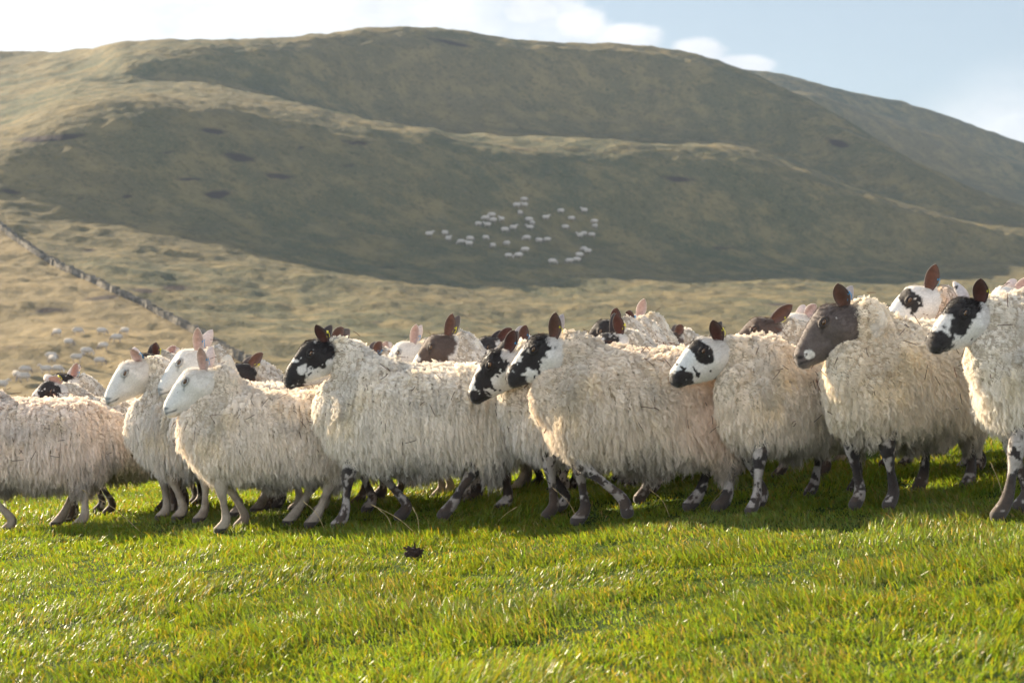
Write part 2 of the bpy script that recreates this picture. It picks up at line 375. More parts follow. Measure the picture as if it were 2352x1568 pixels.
# head profile, head-local: x from ear base to muzzle, z up, y to the side
HX = np.array([-.05, -.02, 0, .02, .04, .06, .09, .132, .178, .21, .230, .242, .250])
HT = np.array([-.034, -.008, .012, .032, .047, .053, .049, .039, .025, .014, .003, -.010, -.026])
HB = np.array([-.115, -.132, -.138, -.140, -.139, -.136, -.128, -.110, -.088, -.073, -.066, -.058, -.042])
HWD = np.array([.040, .048, .052, .057, .060, .060, .053, .045, .039, .036, .034, .028, .014])
def head_loft(V, F, M4, n=28):
    th = np.linspace(0, 2 * math.pi, n, endpoint=False)
    xs = np.concatenate([np.linspace(-.05, .225, 28), [.231, .237, .242, .246, .250]])
    T = crom(xs, HX, HT[:, None])[:, 0]; B = crom(xs, HX, HB[:, None])[:, 0]; Wd = crom(xs, HX, HWD[:, None])[:, 0]
    rings = []
    for x, t, b, wd in zip(xs, T, B, Wd):
        c, s = np.cos(th), np.sin(th); c = np.sign(c) * np.abs(c) ** .85
        z = (t + b) / 2 + (t - b) / 2 * s
        low = np.clip(-s, 0, 1); fr = sstep(np.array([x]), .09, .17)[0]
        wid = wd * (1 - .36 * low ** 1.5) * (1 - .16 * np.clip(s, 0, 1) ** 2 * (1 - fr))
        wid = wid + .011 * np.exp(-((x - .055) / .035) ** 2 - ((z + .075) / .035) ** 2)          # cheek muscle
        wid = wid + .010 * np.exp(-((x - .075) / .03) ** 2 - ((z - .030) / .012) ** 2)           # brow
        wid = wid - .010 * np.exp(-((x - .125) / .03) ** 2 - ((z + .030) / .020) ** 2)           # hollow before the eye
        wid = wid + .005 * np.exp(-((x - .222) / .015) ** 2 - ((z + .005) / .012) ** 2)          # nostril wing
        wid = wid + .005 * np.exp(-((x - .222) / .022) ** 2 - ((z + .055) / .010) ** 2)          # lower lip
        rings.append(np.stack([np.full(n, x), wid * c, z], 1))
    R = np.stack(rings); base = sum(len(v) for v in V); m = len(xs)
    V.append((R.reshape(-1, 3) @ np.array(M4.to_3x3()).T) + np.array(M4.translation))
    i = np.arange(m * n).reshape(m, n) + base; j = np.roll(i, -1, axis=1)
    F += np.stack([i[:-1].ravel(), i[1:].ravel(), j[1:].ravel(), j[:-1].ravel()], 1).tolist()
    F.append(i[0].tolist()); F.append(i[-1][::-1].tolist())

BLACK = np.array([.022, .018, .018]); WHITE = np.array([.62, .59, .56]); BROWN = np.array([.075, .052, .043]); GREY = np.array([.13, .115, .11])
def face_colour(kind, h, seed):
    """h: head-local coordinates. Coat markings of the face"""
    x, y, z = h[:, 0] * 1.05, h[:, 1], h[:, 2] * .85 + .008; Pm = np.stack([x, np.sign(y) * .3 + y * .4, z], 1)
    n = vnoise(Pm, 38, seed, 3) - .5; nf = vnoise(Pm, 110, seed + 4, 2)
    def blob(cx, cz, rx, rz, k=.9): return 1 - np.sqrt(((x - cx) / rx) ** 2 + ((z - cz) / rz) ** 2) + n * k
    dark = np.full(len(x), -1.0); dc = BLACK
    if kind == 'white':
        base = np.tile(WHITE * np.array([1.02, 1.0, .97]), (len(x), 1)); dark = np.where((nf > .86), .1, -1.0); dc = GREY
    else:
        base = np.tile(WHITE, (len(x), 1))
        if kind == 'patch':     # white face, black eye patch and muzzle
            dark = np.maximum.reduce([blob(.085, .012, .040, .042), blob(.242, -.038, .062, .050, .6), blob(.02, .05, .02, .012)])
        elif kind == 'pied':    # black upper face running to the nose, white cheek
            dark = np.maximum.reduce([blob(.06, .035, .085, .050), blob(.13, -.005, .055, .035, 1.3), blob(.245, -.03, .065, .06), blob(.0, .03, .05, .04)])
        elif kind == 'black':   # black face with a white blaze of spots on the cheek
            dark = np.maximum.reduce([blob(.06, .02, .11, .075), blob(.24, -.03, .075, .07), blob(.16, .0, .09, .03, 1.6)])
            dark = np.minimum(dark, -blob(.165, -.012, .030, .022, 1.5) + .3)
        elif kind == 'grey':    # smoky brown grey face, one pale spot
            dark = np.maximum.reduce([blob(.09, .0, .17, .11, .5), blob(.24, -.03, .05, .05)]); dark = np.minimum(dark, -blob(.205, -.02, .020, .018, .8) + .15)
            dc = np.array([.105, .084, .078])
        elif kind == 'mottle':  # white with many small dark spots, dark patches
            dark = np.maximum.reduce([blob(.075, .015, .05, .05, 1.6), blob(.245, -.04, .06, .05, 1.3), blob(.15, .0, .07, .03, 2.2), blob(.02, .045, .05, .025, 1.5)])
        elif kind == 'brown':
            dark = np.maximum.reduce([blob(.06, .01, .11, .075, .8), blob(.24, -.03, .06, .06)]); dc = BROWN
        sp = vnoise(Pm, 70, seed + 7, 1); dark = np.maximum(dark, np.where((sp > .80) & (x > .08), .2, -1))
        speck = vnoise(Pm, 90, seed + 13, 1); dark = np.where((speck > (.98 if kind in ('grey', 'brown') else .90)), -.1, dark)
    m = sstep(dark + (nf - .5) * .22, -.06, .08)[:, None]; col = base * (1 - m) + dc * m
    if kind == 'grey':
        col = col * (.65 + .7 * vnoise(Pm, 45, seed, 3)[:, None]); pl_ = (sstep(x, .20, .25) * sstep(z, -.02, -.05) * .35)[:, None]; col = col * (1 - pl_) + np.array([.36, .34, .34]) * pl_
    # nostril, lips, eye rim
    x, z = h[:, 0], h[:, 2]
    ay = np.abs(y)
    nos = sstep(1 - np.sqrt(((x - .230) / .015) ** 2 + ((z + .010 - (x - .231) * .8) / .0095) ** 2), -.2, .3) * (ay > .006)
    mz = -.050 + .018 * sstep(x, .195, .245) ; mouth = np.exp(-((z - mz) / .0042) ** 2) * sstep(x, .180, .205) * .9
    rim = np.clip(1 - np.abs(np.sqrt(((x - .083) / .019) ** 2 + ((z - .012) / .012) ** 2) - 1) * 2.0, 0, 1) * (ay > .03) * .8
    tear = np.exp(-(((z + .004) + (x - .105) * .6) / .0045) ** 2) * (np.abs(x - .106) < .012) * .75 * (ay > .03)
    noseskin = sstep(x, .222, .240) * sstep(z, -.045, -.02) * (.85 if kind == 'white' else .2)
    col = col * (1 - noseskin[:, None]) + np.array([.10, .09, .10]) * noseskin[:, None]
    for msk in (nos, mouth, rim, tear):
        col = col * (1 - msk[:, None]) + BLACK * msk[:, None]
    if kind in ('white', 'patch'): # bluish tint over the bridge of the nose
        b_ = (sstep(x, .04, .12) * sstep(z, -.06, .0) * (1 - m[:, 0]) * .4)[:, None]; col = col * (1 - b_) + np.array([.52, .58, .62]) * b_
    return col

def ear_mesh(kind, seed, L=.125, Wd=.034):
    """leaf-shaped cupped ear along +Z, opening towards +Y"""
    nu, nv = 14, 9; u = np.linspace(0, 1, nu); v = np.linspace(-1, 1, nv); U, Vv = np.meshgrid(u, v, indexing='ij')
    wid = Wd * np.power(np.sin(np.pi * np.clip(U * .70 + .17, 0, 1)), .8) * np.sqrt(np.clip(1.0004 - U ** 5, 0, 1))
    X = Vv * wid; Y = -(1 - Vv ** 2) * wid * .75 * (1 - .45 * U) + .012 * U ** 2; Z = U * L
    th = .0045
    P0 = np.stack([X, Y, Z], -1).reshape(-1, 3); P1 = np.stack([X * .93, Y + th * (1 - Vv ** 2 * .5), Z * .985 + .001], -1).reshape(-1, 3)
    V = np.concatenate([P0, P1]); n = nu * nv; i = np.arange(n).reshape(nu, nv)
    q = np.stack([i[:-1, :-1].ravel(), i[:-1, 1:].ravel(), i[1:, 1:].ravel(), i[1:, :-1].ravel()], 1)
    b = np.concatenate([i[:, 0], i[-1, 1:], i[::-1, -1][1:], i[0, ::-1][1:]])
    e = np.stack([b[:-1], b[1:], b[1:] + n, b[:-1] + n], 1)
    F = np.concatenate([q, q[:, ::-1] + n, e])
    ns = vnoise(V, 60, seed, 2)[:, None]; nn = np.concatenate([np.zeros(n), np.ones(n)])[:, None]
    if kind in ('white',): outer = np.tile(np.array([.62, .55, .52]), (2 * n, 1)); inner = np.array([.48, .35, .32])
    elif kind == 'spot': outer = np.where(ns > .66, BLACK, np.array([.6, .55, .53])); inner = np.array([.42, .25, .22])
    elif kind == 'brown' or kind == 'grey': outer = np.tile(np.array([.10, .078, .072]), (2 * n, 1)); inner = np.array([.13, .062, .045])
    elif kind == 'palegrey': outer = np.tile(np.array([.36, .33, .33]), (2 * n, 1)); inner = np.array([.30, .2, .19])
    else: outer = np.tile(np.array([.045, .034, .033]), (2 * n, 1)); inner = np.array([.09, .032, .024])
    Ucat = np.concatenate([U.ravel(), U.ravel()])[:, None]; Vc = np.concatenate([Vv.ravel(), Vv.ravel()])[:, None]
    innr = inner * (.7 + .6 * ns) * nn; edge = sstep(np.abs(Vc[:, 0]), .65, .95)[:, None]
    c = outer * (1 - nn) + (innr * (1 - edge * .7) + outer * edge * .7) * nn
    return np_mesh('ear', V, F, c)
def tag_mesh(mat):
    V, F = [], []
    tube(V, F, [(-.016, .0, .012), (-.004, -.004, .004), (.012, -.006, -.012)], [(.0034, .0022), (.0030, .0022), (.0036, .0024)], n=8, seg=3)
    tube(V, F, [(-.016, .0, .012), (-.020, .002, .004), (-.010, .002, -.012), (.0, -.003, -.018)], [.0016] * 4, n=6, seg=3)
    tube(V, F, [(-.017, -.003, .013), (-.015, .005, .011)], [.0052, .0052], n=10, seg=2)
    me = bpy.data.meshes.new('ear_tag'); me.from_pydata(np.concatenate(V).tolist(), [], F); me.materials.append(mat); return me
def eye_mesh():
    V, F = [], []
    n, m = 16, 24; th = np.linspace(0, math.pi, n); ph = np.linspace(0, 2 * math.pi, m, endpoint=False)
    P_ = np.array([[math.sin(a) * math.cos(b), math.cos(a), math.sin(a) * math.sin(b)] for a in th for b in ph]) * np.array([.0135, .012, .0080])
    i = np.arange(n * m).reshape(n, m); j = np.roll(i, -1, axis=1)
    F = np.stack([i[:-1].ravel(), i[1:].ravel(), j[1:].ravel(), j[:-1].ravel()], 1)
    x, z = P_[:, 0] / .0135, P_[:, 2] / .0080
    r = np.sqrt(x * x + z * z); c = np.tile(np.array([.19, .10, .045]), (len(P_), 1))
    c[(np.abs(x) < .48) & (np.abs(z) < .30)] = (.01, .008, .008); c[r > .70] = (.02, .014, .012)
    return np_mesh('eye', P_, F, c)
ME_TAGB, ME_TAGY, ME_EYE = tag_mesh(M_TAGB), tag_mesh(M_TAGY), eye_mesh(); ME_EYE.materials.append(M_EYE)


def hair_curves(name, P_, R_, C_, mat, parent):
    """P_ (n, k, 3) strand points, R_ (n, k) radii, C_ (n, 3) colour"""
    n, k, _ = P_.shape; hc = bpy.data.hair_curves.new(name); hc.add_curves([k] * n)
    hc.attributes['position'].data.foreach_set('vector', P_.astype(np.float32).ravel())
    ra = hc.attributes.get('radius') or hc.attributes.new('radius', 'FLOAT', 'POINT'); ra.data.foreach_set('value', R_.astype(np.float32).ravel())
    c4 = np.ones((n, 4), np.float32); c4[:, :3] = C_
    ca = hc.attributes.new('col', 'FLOAT_COLOR', 'CURVE'); ca.data.foreach_set('color', c4.ravel())
    o = new_obj(name, hc, parent, mat); return o

def grow_wool(me, nlocks, per, pollL, rng, tint, raddle=None, curl=1.0, rad=.0021):
    V = verts_of(me); me.calc_loop_triangles(); nt = len(me.loop_triangles); T = np.empty(nt * 3, np.int32); me.loop_triangles.foreach_get('vertices', T); T = T.reshape(-1, 3)
    N = norms_of(me); A = np.linalg.norm(np.cross(V[T[:, 1]] - V[T[:, 0]], V[T[:, 2]] - V[T[:, 0]]), axis=1)
    ti = rng.choice(nt, nlocks, p=A / A.sum()); r1, r2 = rng.random(nlocks), rng.random(nlocks); s1 = np.sqrt(r1)
    b = np.stack([1 - s1, s1 * (1 - r2), s1 * r2], 1)[:, :, None]
    P0 = (V[T[ti]] * b).sum(1); Nn = (N[T[ti]] * b).sum(1); Nn /= np.linalg.norm(Nn, axis=1)[:, None]
    g = np.array([0, 0, -1.]); gt = g - Nn * (Nn @ g)[:, None]
    up = np.clip(Nn[:, 2], 0, 1)
    dist_h = np.linalg.norm(P0 - pollL, axis=1); nearh = 1 - sstep(dist_h, .10, .25)
    L = (rng.uniform(.9, 1.18)) * (.090 - .044 * up + .012 * rng.standard_normal(nlocks)).clip(.02, .11); L *= 1 - .72 * nearh
    L *= 1 + .25 * (P0[:, 2] < .30)
    L *= .8 + .45 * vnoise(P0, 9, 5, 2)
    flow = np.stack([vnoise(P0, 7, 31, 2) - .5, np.zeros(nlocks), vnoise(P0, 7, 37, 2) - .5], 1)
    d0 = Nn * (.42 + .36 * up)[:, None] + gt * .75 + rng.standard_normal((nlocks, 3)) * (.13 + .30 * up)[:, None] + flow * (.5 + .8 * up)[:, None] + np.array([-.22, 0, 0])
    d0 /= np.linalg.norm(d0, axis=1)[:, None]
    K = 10; s = np.linspace(0, 1, K)
    gd = g * (1 - .62 * up)[:, None] * 1.9 + Nn * .12
    step = d0[:, None] * (1 - s)[None, :, None] + gd[:, None] * s[None, :, None] * 1.15
    step /= np.linalg.norm(step, axis=2, keepdims=True)
    path = np.concatenate([np.zeros((nlocks, 1, 3)), np.cumsum(step[:, 1:] * (L / (K - 1))[:, None, None], axis=1)], 1)
    t1 = np.cross(step, np.tile(np.array([1., .2, 0]), (nlocks, K, 1))); t1 /= np.linalg.norm(t1, axis=2, keepdims=True) + 1e-9; t2 = np.cross(step, t1)
    ph = rng.random((nlocks, 1)) * 6.28; wl = (2.0 + rng.random((nlocks, 1)) * 1.3) * (1 + .8 * up[:, None]); am = (.0046 + .006 * up)[:, None] * curl * (.6 + .8 * rng.random((nlocks, 1)))
    wv = ph + s[None] * 6.28 * wl
    path = path + t1 * (np.sin(wv) * am * (.25 + s))[..., None] + t2 * (np.cos(wv) * am * (.25 + s))[..., None]
    # strands of each lock
    off = rng.standard_normal((nlocks, per, 3)) * .0062; off -= Nn[:, None] * (off * Nn[:, None]).sum(2, keepdims=True)
    cl = (1 - .78 * s ** .7)[None, None, :, None]
    wob = (rng.standard_normal((nlocks, per, 3)) * .003)[:, :, None] * np.sin(s * 7 + 1)[None, None, :, None]
    ln = 1 + (rng.random((nlocks, per)) - .6) * .3
    P_ = P0[:, None, None] - Nn[:, None, None] * .006 + path[:, None] * ln[:, :, None, None] + off[:, :, None] * cl + wob * s[None, None, :, None]
    P_ = P_.reshape(-1, K, 3); n = len(P_)
    R_ = rad * (1 - .72 * s ** 1.6)[None] * (.75 + .5 * rng.random((n, 1)))
    # colour: cream, dirtier towards the belly, straw yellow and grey staining
    z = P0[:, 2]; c = np.tile(np.array([.90, .87, .83]) * tint, (nlocks, 1))
    st = vnoise(P0, 5, 77, 3)[:, None]; c = c * (1 - .30 * sstep(st, .45, .8)) * (1 + .10 * (rng.random((nlocks, 1)) - .5) * 2)
    yl = sstep(vnoise(P0, 8, 78, 2), .55, .8)[:, None]; c = c * (1 - yl * np.array([0, .03, .12]))
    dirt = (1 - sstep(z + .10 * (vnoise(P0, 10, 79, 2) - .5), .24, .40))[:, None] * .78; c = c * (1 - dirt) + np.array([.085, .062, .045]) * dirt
    if raddle is not None:
        rr = (1 - sstep(np.linalg.norm((P0 - raddle[0]) / raddle[1], axis=1), .3, 1.1))[:, None] * raddle[3]; c = c * (1 - rr) + np.array(raddle[2]) * rr
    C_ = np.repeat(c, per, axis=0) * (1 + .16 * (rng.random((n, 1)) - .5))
    # a few dark bits of stalk caught in the wool
    nb = max(10, nlocks // 90); bi = rng.choice(nlocks, nb); bd = rng.standard_normal((nb, 3)) + gt[bi] * .6; bd -= Nn[bi] * (bd * Nn[bi]).sum(1, keepdims=True); bd /= np.linalg.norm(bd, axis=1)[:, None]
    bl = rng.uniform(.015, .055, nb); bp = P0[bi][:, None] + (Nn[bi] * .045)[:, None] + bd[:, None] * ((s - .5)[None] * bl[:, None])[..., None] + (rng.standard_normal((nb, 3)) * .006)[:, None] * (s ** 2)[None, :, None]
    keep = P0[bi][:, 2] > .4
    P_ = np.concatenate([P_, bp[keep]]); R_ = np.concatenate([R_, np.full((keep.sum(), K), .0013)]); C_ = np.concatenate([C_, np.tile(np.array([.07, .035, .028]), (keep.sum(), 1))])
    return P_, R_, C_


def leg_points(kind, dx, lift, y, gl):
    """joints of a leg in sheep-local x, z (front or hind), foot moved by dx and lifted"""
    fz = gl + lift
    if kind == 'F':
        kx = .235 + dx * .45 + (.03 if lift < .02 else .085); kz = .245 + gl * .5 + lift * .45
        fx = .235 + dx
        if lift > .03: fx -= .02
        fet = (fx - (.012 if lift < .03 else .035), y, fz + .060); toe = (fx + .022 if lift < .03 else fx - .045, y, fz + .018)
        return [(.25, y * .95, .50), (.245 + dx * .12, y, .39), (kx, y, kz), ((kx + fet[0]) / 2 - .004, y, (kz + fet[2]) / 2), fet, toe], [(.06, .07), (.034, .042), (.028, .031), (.0145, .0160), (.021, .024), (.023, .027)]
    hx = -.345 + dx * .55; hz = .245 + gl * .5 + lift * .5
    fx = -.315 + dx
    fet = (fx - .016, y, fz + .062); toe = (fx + .022, y, fz + .018)
    return [(-.27, y * .9, .52), (-.20 + dx * .3, y, .40), (hx - .005, y, hz), ((hx + fet[0]) / 2 - .006, y, (hz + fet[2]) / 2), fet, toe], [(.07, .10), (.048, .065), (.024, .035), (.0148, .0170), (.021, .024), (.023, .027)]

COUNT = [0]
def make_sheep(s):
    """s: dict with poll and muzzle in photograph pixels, depth D, yaw (turn towards the camera), chest pixel, face kind, legs"""
    COUNT[0] += 1; seed = COUNT[0] * 17; rng = np.random.default_rng(seed); front = s.get('front', False)
    D = s['D']; yaw = math.radians(s.get('yaw', 8)); sc_ = s.get('s', .96)
    rot = Matrix.Rotation(math.pi + yaw, 4, 'Z')          # local +X looks to the left of the photograph
    poll = px_to(*s['poll'], D); muz = px_to(*s['muz'], D)
    fw = rot @ Vector((1, 0, 0))
    if 'chest' in s:
        cx = px_to(s['chest'], 800, D).x; org = Vector((cx, D, 0)) - fw * .50 * sc_; org.y = D - fw.y * .38 * sc_
    else: org = poll - fw * .40 * sc_
    org.y += s.get('dy', 0); org.z = gz1(org.x, org.y)
    M = Matrix.Translation(org) @ rot @ Matrix.Scale(sc_, 4); Mi = M.inverted()
    e = bpy.data.objects.new('sheep', None); COL.objects.link(e); e.matrix_world = M; e.empty_display_size = .2
    tag(e, s['label'], 'sheep', s.get('group', 'sheep in the walking flock'))
    # head frame (world), nose direction known in the picture plane, rest of the length turned to the camera
    v = muz - poll; Lh = .245 * s.get('hs', 1.0); pl = math.hypot(v.x, v.z)
    vy = -math.sqrt(max(Lh * Lh - pl * pl, 0)) * s.get('hturn', 1.0); hs = max(pl, Lh) / .245
    xd = Vector((v.x, vy, v.z)).normalized()
    # poll-muzzle chord lies about 15 degrees below the face axis
    side = Vector((0, 0, 1)).cross(xd).normalized(); upv = xd.cross(side).normalized()
    R0 = Matrix((xd, side, upv)).transposed()
    Hw = Matrix.Translation(poll) @ R0.to_4x4() @ Matrix.Scale(hs, 4)
    Hl = Mi @ Hw; Hi = Hl.inverted(); pL = Mi @ poll
    # ---- body: head, neck, trunk and legs as one surface
    V, F = [], []
    head_loft(V, F, Hl)
    ax = Hl.to_3x3() @ Vector((1, 0, 0)); nape = Hl @ Vector((.02, 0, -.07)); thr = Hl @ Vector((-.035, 0, -.115))
    tube(V, F, [(.20, 0, .56), (.27, 0, .64), tuple((Vector((.27, 0, .66)) * .45 + thr * .55)), tuple(thr), tuple(nape)], [(.12, .15), (.09, .12), (.070, .095), (.058, .075), (.040, .050)], side=(0, 1, 0))
    tube(V, F, [(-.40, 0, .56), (-.30, 0, .56), (0, 0, .53), (.25, 0, .53), (.33, 0, .55)], [(.08, .10), (.15, .16), (.17, .17), (.13, .17), (.06, .10)], side=(0, 1, 0))
    legs = s.get('legs') or [(rng.uniform(-.10, .14), 0), (rng.uniform(-.12, .10), 0), (rng.uniform(-.10, .12), 0), (rng.uniform(-.12, .10), 0)]
    lp = []
    for (kd, yv), (dx, lift) in zip((('F', .085), ('F', -.085), ('H', .095), ('H', -.095)), legs):
        x0 = (.235 if kd == 'F' else -.315) + dx; pw = M @ Vector((x0, yv, 0)); gl = (gz1(pw.x, pw.y) + .0 - org.z) / sc_
        pts, rd = leg_points(kd, dx, lift, yv, gl); rd = [(a * 1.12, b * 1.12) for a, b in rd]; tube(V, F, pts, rd, n=12, seg=6, side=(0, 1, 0)); lp.append((pts, gl, lift))
    for sy in (1, -1):   # brow and lid round each eye
        a = np.linspace(0, 2 * math.pi, 13); ring = [tuple(Hl @ Vector((.083 + .019 * math.cos(t), sy * (.0525 - .002 * math.sin(t)), .012 + .0105 * math.sin(t)))) for t in a]
        tube(V, F, ring, [.0055 * hs] * 13, n=8, seg=2)
    me = remesh(V, F, .0058 if front else .0075, 2); me.name = 'body'
    P_ = verts_of(me); Hh = P_ @ np.array(Hi.to_3x3()).T + np.array(Hi.translation)
    kind = s['face']; ishead = (Hh[:, 0] > -.06) & (np.abs(Hh[:, 2] + .05) < .14) & (np.abs(Hh[:, 1]) < .12) & (P_[:, 2] > .5)
    col = np.tile(np.array([.60, .55, .47]), (len(P_), 1))
    pied = kind not in ('white',)
    lm = P_[:, 2] < .46
    nz = vnoise(P_, 22, seed, 3); sp = vnoise(P_, 48, seed + 2, 2)
    zz = P_[:, 2]
    base = np.array([.36, .33, .31]) if pied else np.array([.36, .31, .25])
    lc = np.tile(base, (len(P_), 1)); 
    if pied:
        dk = sstep(nz + (.20 - zz) * .55 + s.get('legdark', 0) , .52, .58)[:, None]; lc = lc * (1 - dk) + BLACK * 1.2 * dk
        dk = (sp > .62)[:, None]; lc = np.where(dk, BLACK * 1.3, lc)
    mud = (sstep(vnoise(P_, 14, seed + 5, 3), .35, .7) * .55 + .25 * (1 - sstep(zz, .03, .14)))[:, None] * (.7 if pied else 1.0); lc = lc * (1 - mud) + np.array([.10, .066, .045]) * mud
    hoof = (1 - sstep(zz, .035, .045))[:, None]; 
    for pts, gl, lift in lp:
        near = (np.abs(P_[:, 0] - pts[-1][0]) < .06) & (np.abs(P_[:, 1] - pts[-1][1]) < .06) & (zz < gl + lift + .035); lc[near] = (.045, .035, .03)
    if s.get('dirty'): lc = lc * .35 + np.array([.17, .09, .055]) * .65
    col[lm] = lc[lm]
    fc = face_colour(kind, Hh[ishead], seed)
    back = sstep(Hh[ishead][:, 0], -.055, -.01)[:, None]; col[ishead] = fc * back + col[ishead] * (1 - back)
    set_col(me, col)
    new_obj('body', me, e, M_BODY)
    # ---- short hair of face and legs
    nv = norms_of(me); hd_ = ishead & (Hh[:, 0] > -.06); lg_ = (zz < .34) & (zz > .05)
    def coat(mask, n, ln, flow, lift):
        ids = np.flatnonzero(mask)
        if not len(ids): return None
        ids = rng.choice(ids, n); k4 = np.linspace(0, 1, 4); L_ = ln[ids] * rng.uniform(.6, 1.3, n)
        fl = flow[ids] - nv[ids] * (flow[ids] * nv[ids]).sum(1, keepdims=True); fl /= np.linalg.norm(fl, axis=1, keepdims=True) + 1e-6
        d_ = fl + nv[ids] * lift + rng.standard_normal((n, 3)) * .22; d_ /= np.linalg.norm(d_, axis=1, keepdims=True)
        r0 = P_[ids] + rng.standard_normal((n, 3)) * .0022
        return r0[:, None] - nv[ids][:, None] * .001 + d_[:, None] * (k4[None, :, None] * L_[:, None, None]) - fl[:, None] * 0 + nv[ids][:, None] * (-.25 * (k4 ** 2)[None, :, None] * L_[:, None, None]), np.tile(.0007 * (1 - .7 * k4), (n, 1)), col[ids] * rng.uniform(.75, 1.25, (n, 1))
    hx_ = -np.array(Hl.to_3x3() @ Vector((1, 0, .1))); hlen = .006 + .016 * (1 - sstep(Hh[:, 0] - Hh[:, 2] * .4, .0, .09))
    parts_ = [coat(hd_, 9000 if front else 3500, hlen, np.tile(hx_, (len(P_), 1)), .45), coat(lg_, 5000 if front else 1500, np.full(len(P_), .010), np.tile(np.array([-.1, 0, -1.]), (len(P_), 1)), .35)]
    parts_ = [p_ for p_ in parts_ if p_]
    bo = [c_ for c_ in e.children if c_.name.startswith('body')][0]
    hair_curves('short_hair', np.concatenate([p_[0] for p_ in parts_]), np.concatenate([p_[1] for p_ in parts_]), np.concatenate([p_[2] for p_ in parts_]), M_COAT, bo)
    # ---- eyes, ears, tags
    for sy in (1, -1):
        o = new_obj('eye', ME_EYE, e)
        Me_ = Hl @ Matrix.Translation((.083, sy * .0505, .0115)) @ Matrix.Rotation(math.radians(18), 4, 'Y')
        if sy < 0: Me_ = Me_ @ Matrix.Rotation(math.pi, 4, 'Z')
        o.matrix_local = Me_
    ek = s.get('ear', 'white' if kind == 'white' else 'brown' if kind in ('grey', 'brown') else 'black'); tilt = s.get('eart', 25); L = s.get('earL', 1.0)
    # near side of the head (towards the camera) is local +Y when the sheep looks left
    for sy in (1, -1):
        ekk = s.get('ear2', ek) if sy < 0 else ek
        em = ear_mesh(ekk, seed + sy,   .118 * L, .031); o = new_obj('ear', em, e, M_EAR)
        basew = Hw @ Vector((-.006, sy * .036, -.006))
        spread = s.get('spread', .38)
        camside = -1 if (Hw.to_3x3() @ Vector((0, 1, 0))).y * sy < 0 else 1
        tl = math.radians(tilt + (0 if camside < 0 else s.get('eard', 14)) + rng.uniform(-5, 5))
        zd = Vector((math.sin(tl), camside * spread, math.cos(tl))).normalized()      # world: up, leaning back (to the right)
        opn = Vector((-.45, camside * (1.0 if camside < 0 else .6), .1)); opn = (opn - zd * opn.dot(zd)).normalized(); xdv = opn.cross(zd)
        Rm = Matrix((xdv, opn, zd)).transposed().to_4x4()
        o.matrix_local = Mi @ (Matrix.Translation(basew) @ Rm @ Matrix.Scale(hs * .98, 4))
        tg = s.get('tag', 'y' if sy > 0 else 'b') if camside < 0 else s.get('tag2')
        if tg:
            t_ = new_obj('ear_tag', ME_TAGY if tg == 'y' else ME_TAGB, o); t_.matrix_local = Matrix.Translation((-.020 * 1, -.004, .040 * L)) @ Matrix.Rotation(math.radians(rng.uniform(10, 50)), 4, 'Y') @ Matrix.Scale(.85, 4)
    # ---- fleece
    V, F = [], []
    bz = s.get('belly', 0)
    fx = np.array([-.47, -.42, -.33, -.18, 0, .16, .28, .36, .41]); cz = np.array([.53, .525, .515, .508, .505, .508, .52, .54, .56])
    hh = np.array([.12, .175, .200, .208, .210, .207, .195, .16, .11]); hw = np.array([.10, .155, .195, .215, .225, .215, .185, .14, .08]) * s.get('fat', 1)
    tube(V, F, np.stack([fx, 0 * fx, cz], 1), list(zip(hw, hh)), n=28, seg=4, side=(0, 1, 0), powr=.9)
    tube(V, F, [(-.31, .1, .56), (-.32, .1, .45), (-.33, .09, .33)], [(.10, .12), (.085, .10), (.05, .06)], n=14, seg=4)
    tube(V, F, [(-.31, -.1, .56), (-.32, -.1, .45), (-.33, -.09, .33)], [(.10, .12), (.085, .10), (.05, .06)], n=14, seg=4)
    tube(V, F, [(.24, .07, .52), (.245, .07, .42), (.25, .075, .36)], [(.09, .11), (.06, .08), (.035, .05)], n=14, seg=4)
    tube(V, F, [(.24, -.07, .52), (.245, -.07, .42), (.25, -.075, .36)], [(.09, .11), (.06, .08), (.035, .05)], n=14, seg=4)
    ne = Hl @ Vector((-.030, 0, -.084)); up1 = Vector((.17, 0, .57)); up2 = Vector((.26, 0, .64)); mid = up2 * .42 + ne * .58 + Vector((-.015, 0, 0))
    nk = s.get('neck', 1.0)
    tube(V, F, [tuple(up1), tuple(up2), tuple(mid), tuple(ne)], [(.17, .185), (.145 * nk, .165 * nk), (.088 * nk, .110 * nk), (.062, .084)], n=22, seg=6, side=(0, 1, 0))
    tube(V, F, [tuple(Hl @ Vector((-.048, 0, -.060))), tuple(ne), tuple(mid)], [(.046, .048), (.058, .076), (.07, .09)], n=18, seg=6, side=(0, 1, 0))
    fm = remesh(V, F, .016, 5); fm.name = 'fleece'
    P_ = verts_of(fm); N_ = norms_of(fm)
    dv = (vnoise(P_, 9, seed, 2) - .5) * .030 + (vnoise(P_, 26, seed + 3, 2) - .5) * .014; nearp = sstep(np.linalg.norm(P_ - np.array(ne), axis=1), .05, .16)
    P_ += N_ * (dv * nearp)[:, None]; fm.vertices.foreach_set('co', P_.astype(np.float32).ravel()); fm.update()
    tint = np.array(s.get('tint', (1, 1, 1))) * rng.uniform(.93, 1.03)
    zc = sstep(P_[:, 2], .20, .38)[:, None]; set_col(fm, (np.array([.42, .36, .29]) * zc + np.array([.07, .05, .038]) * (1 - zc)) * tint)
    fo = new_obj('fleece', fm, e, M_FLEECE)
    nl, per = (9800, 8) if front else (4200, 6)
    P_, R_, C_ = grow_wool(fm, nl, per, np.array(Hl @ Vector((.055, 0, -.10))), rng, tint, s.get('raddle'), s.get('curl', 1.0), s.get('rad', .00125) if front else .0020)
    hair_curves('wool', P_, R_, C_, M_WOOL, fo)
    return e
#SHEEP_FN_END

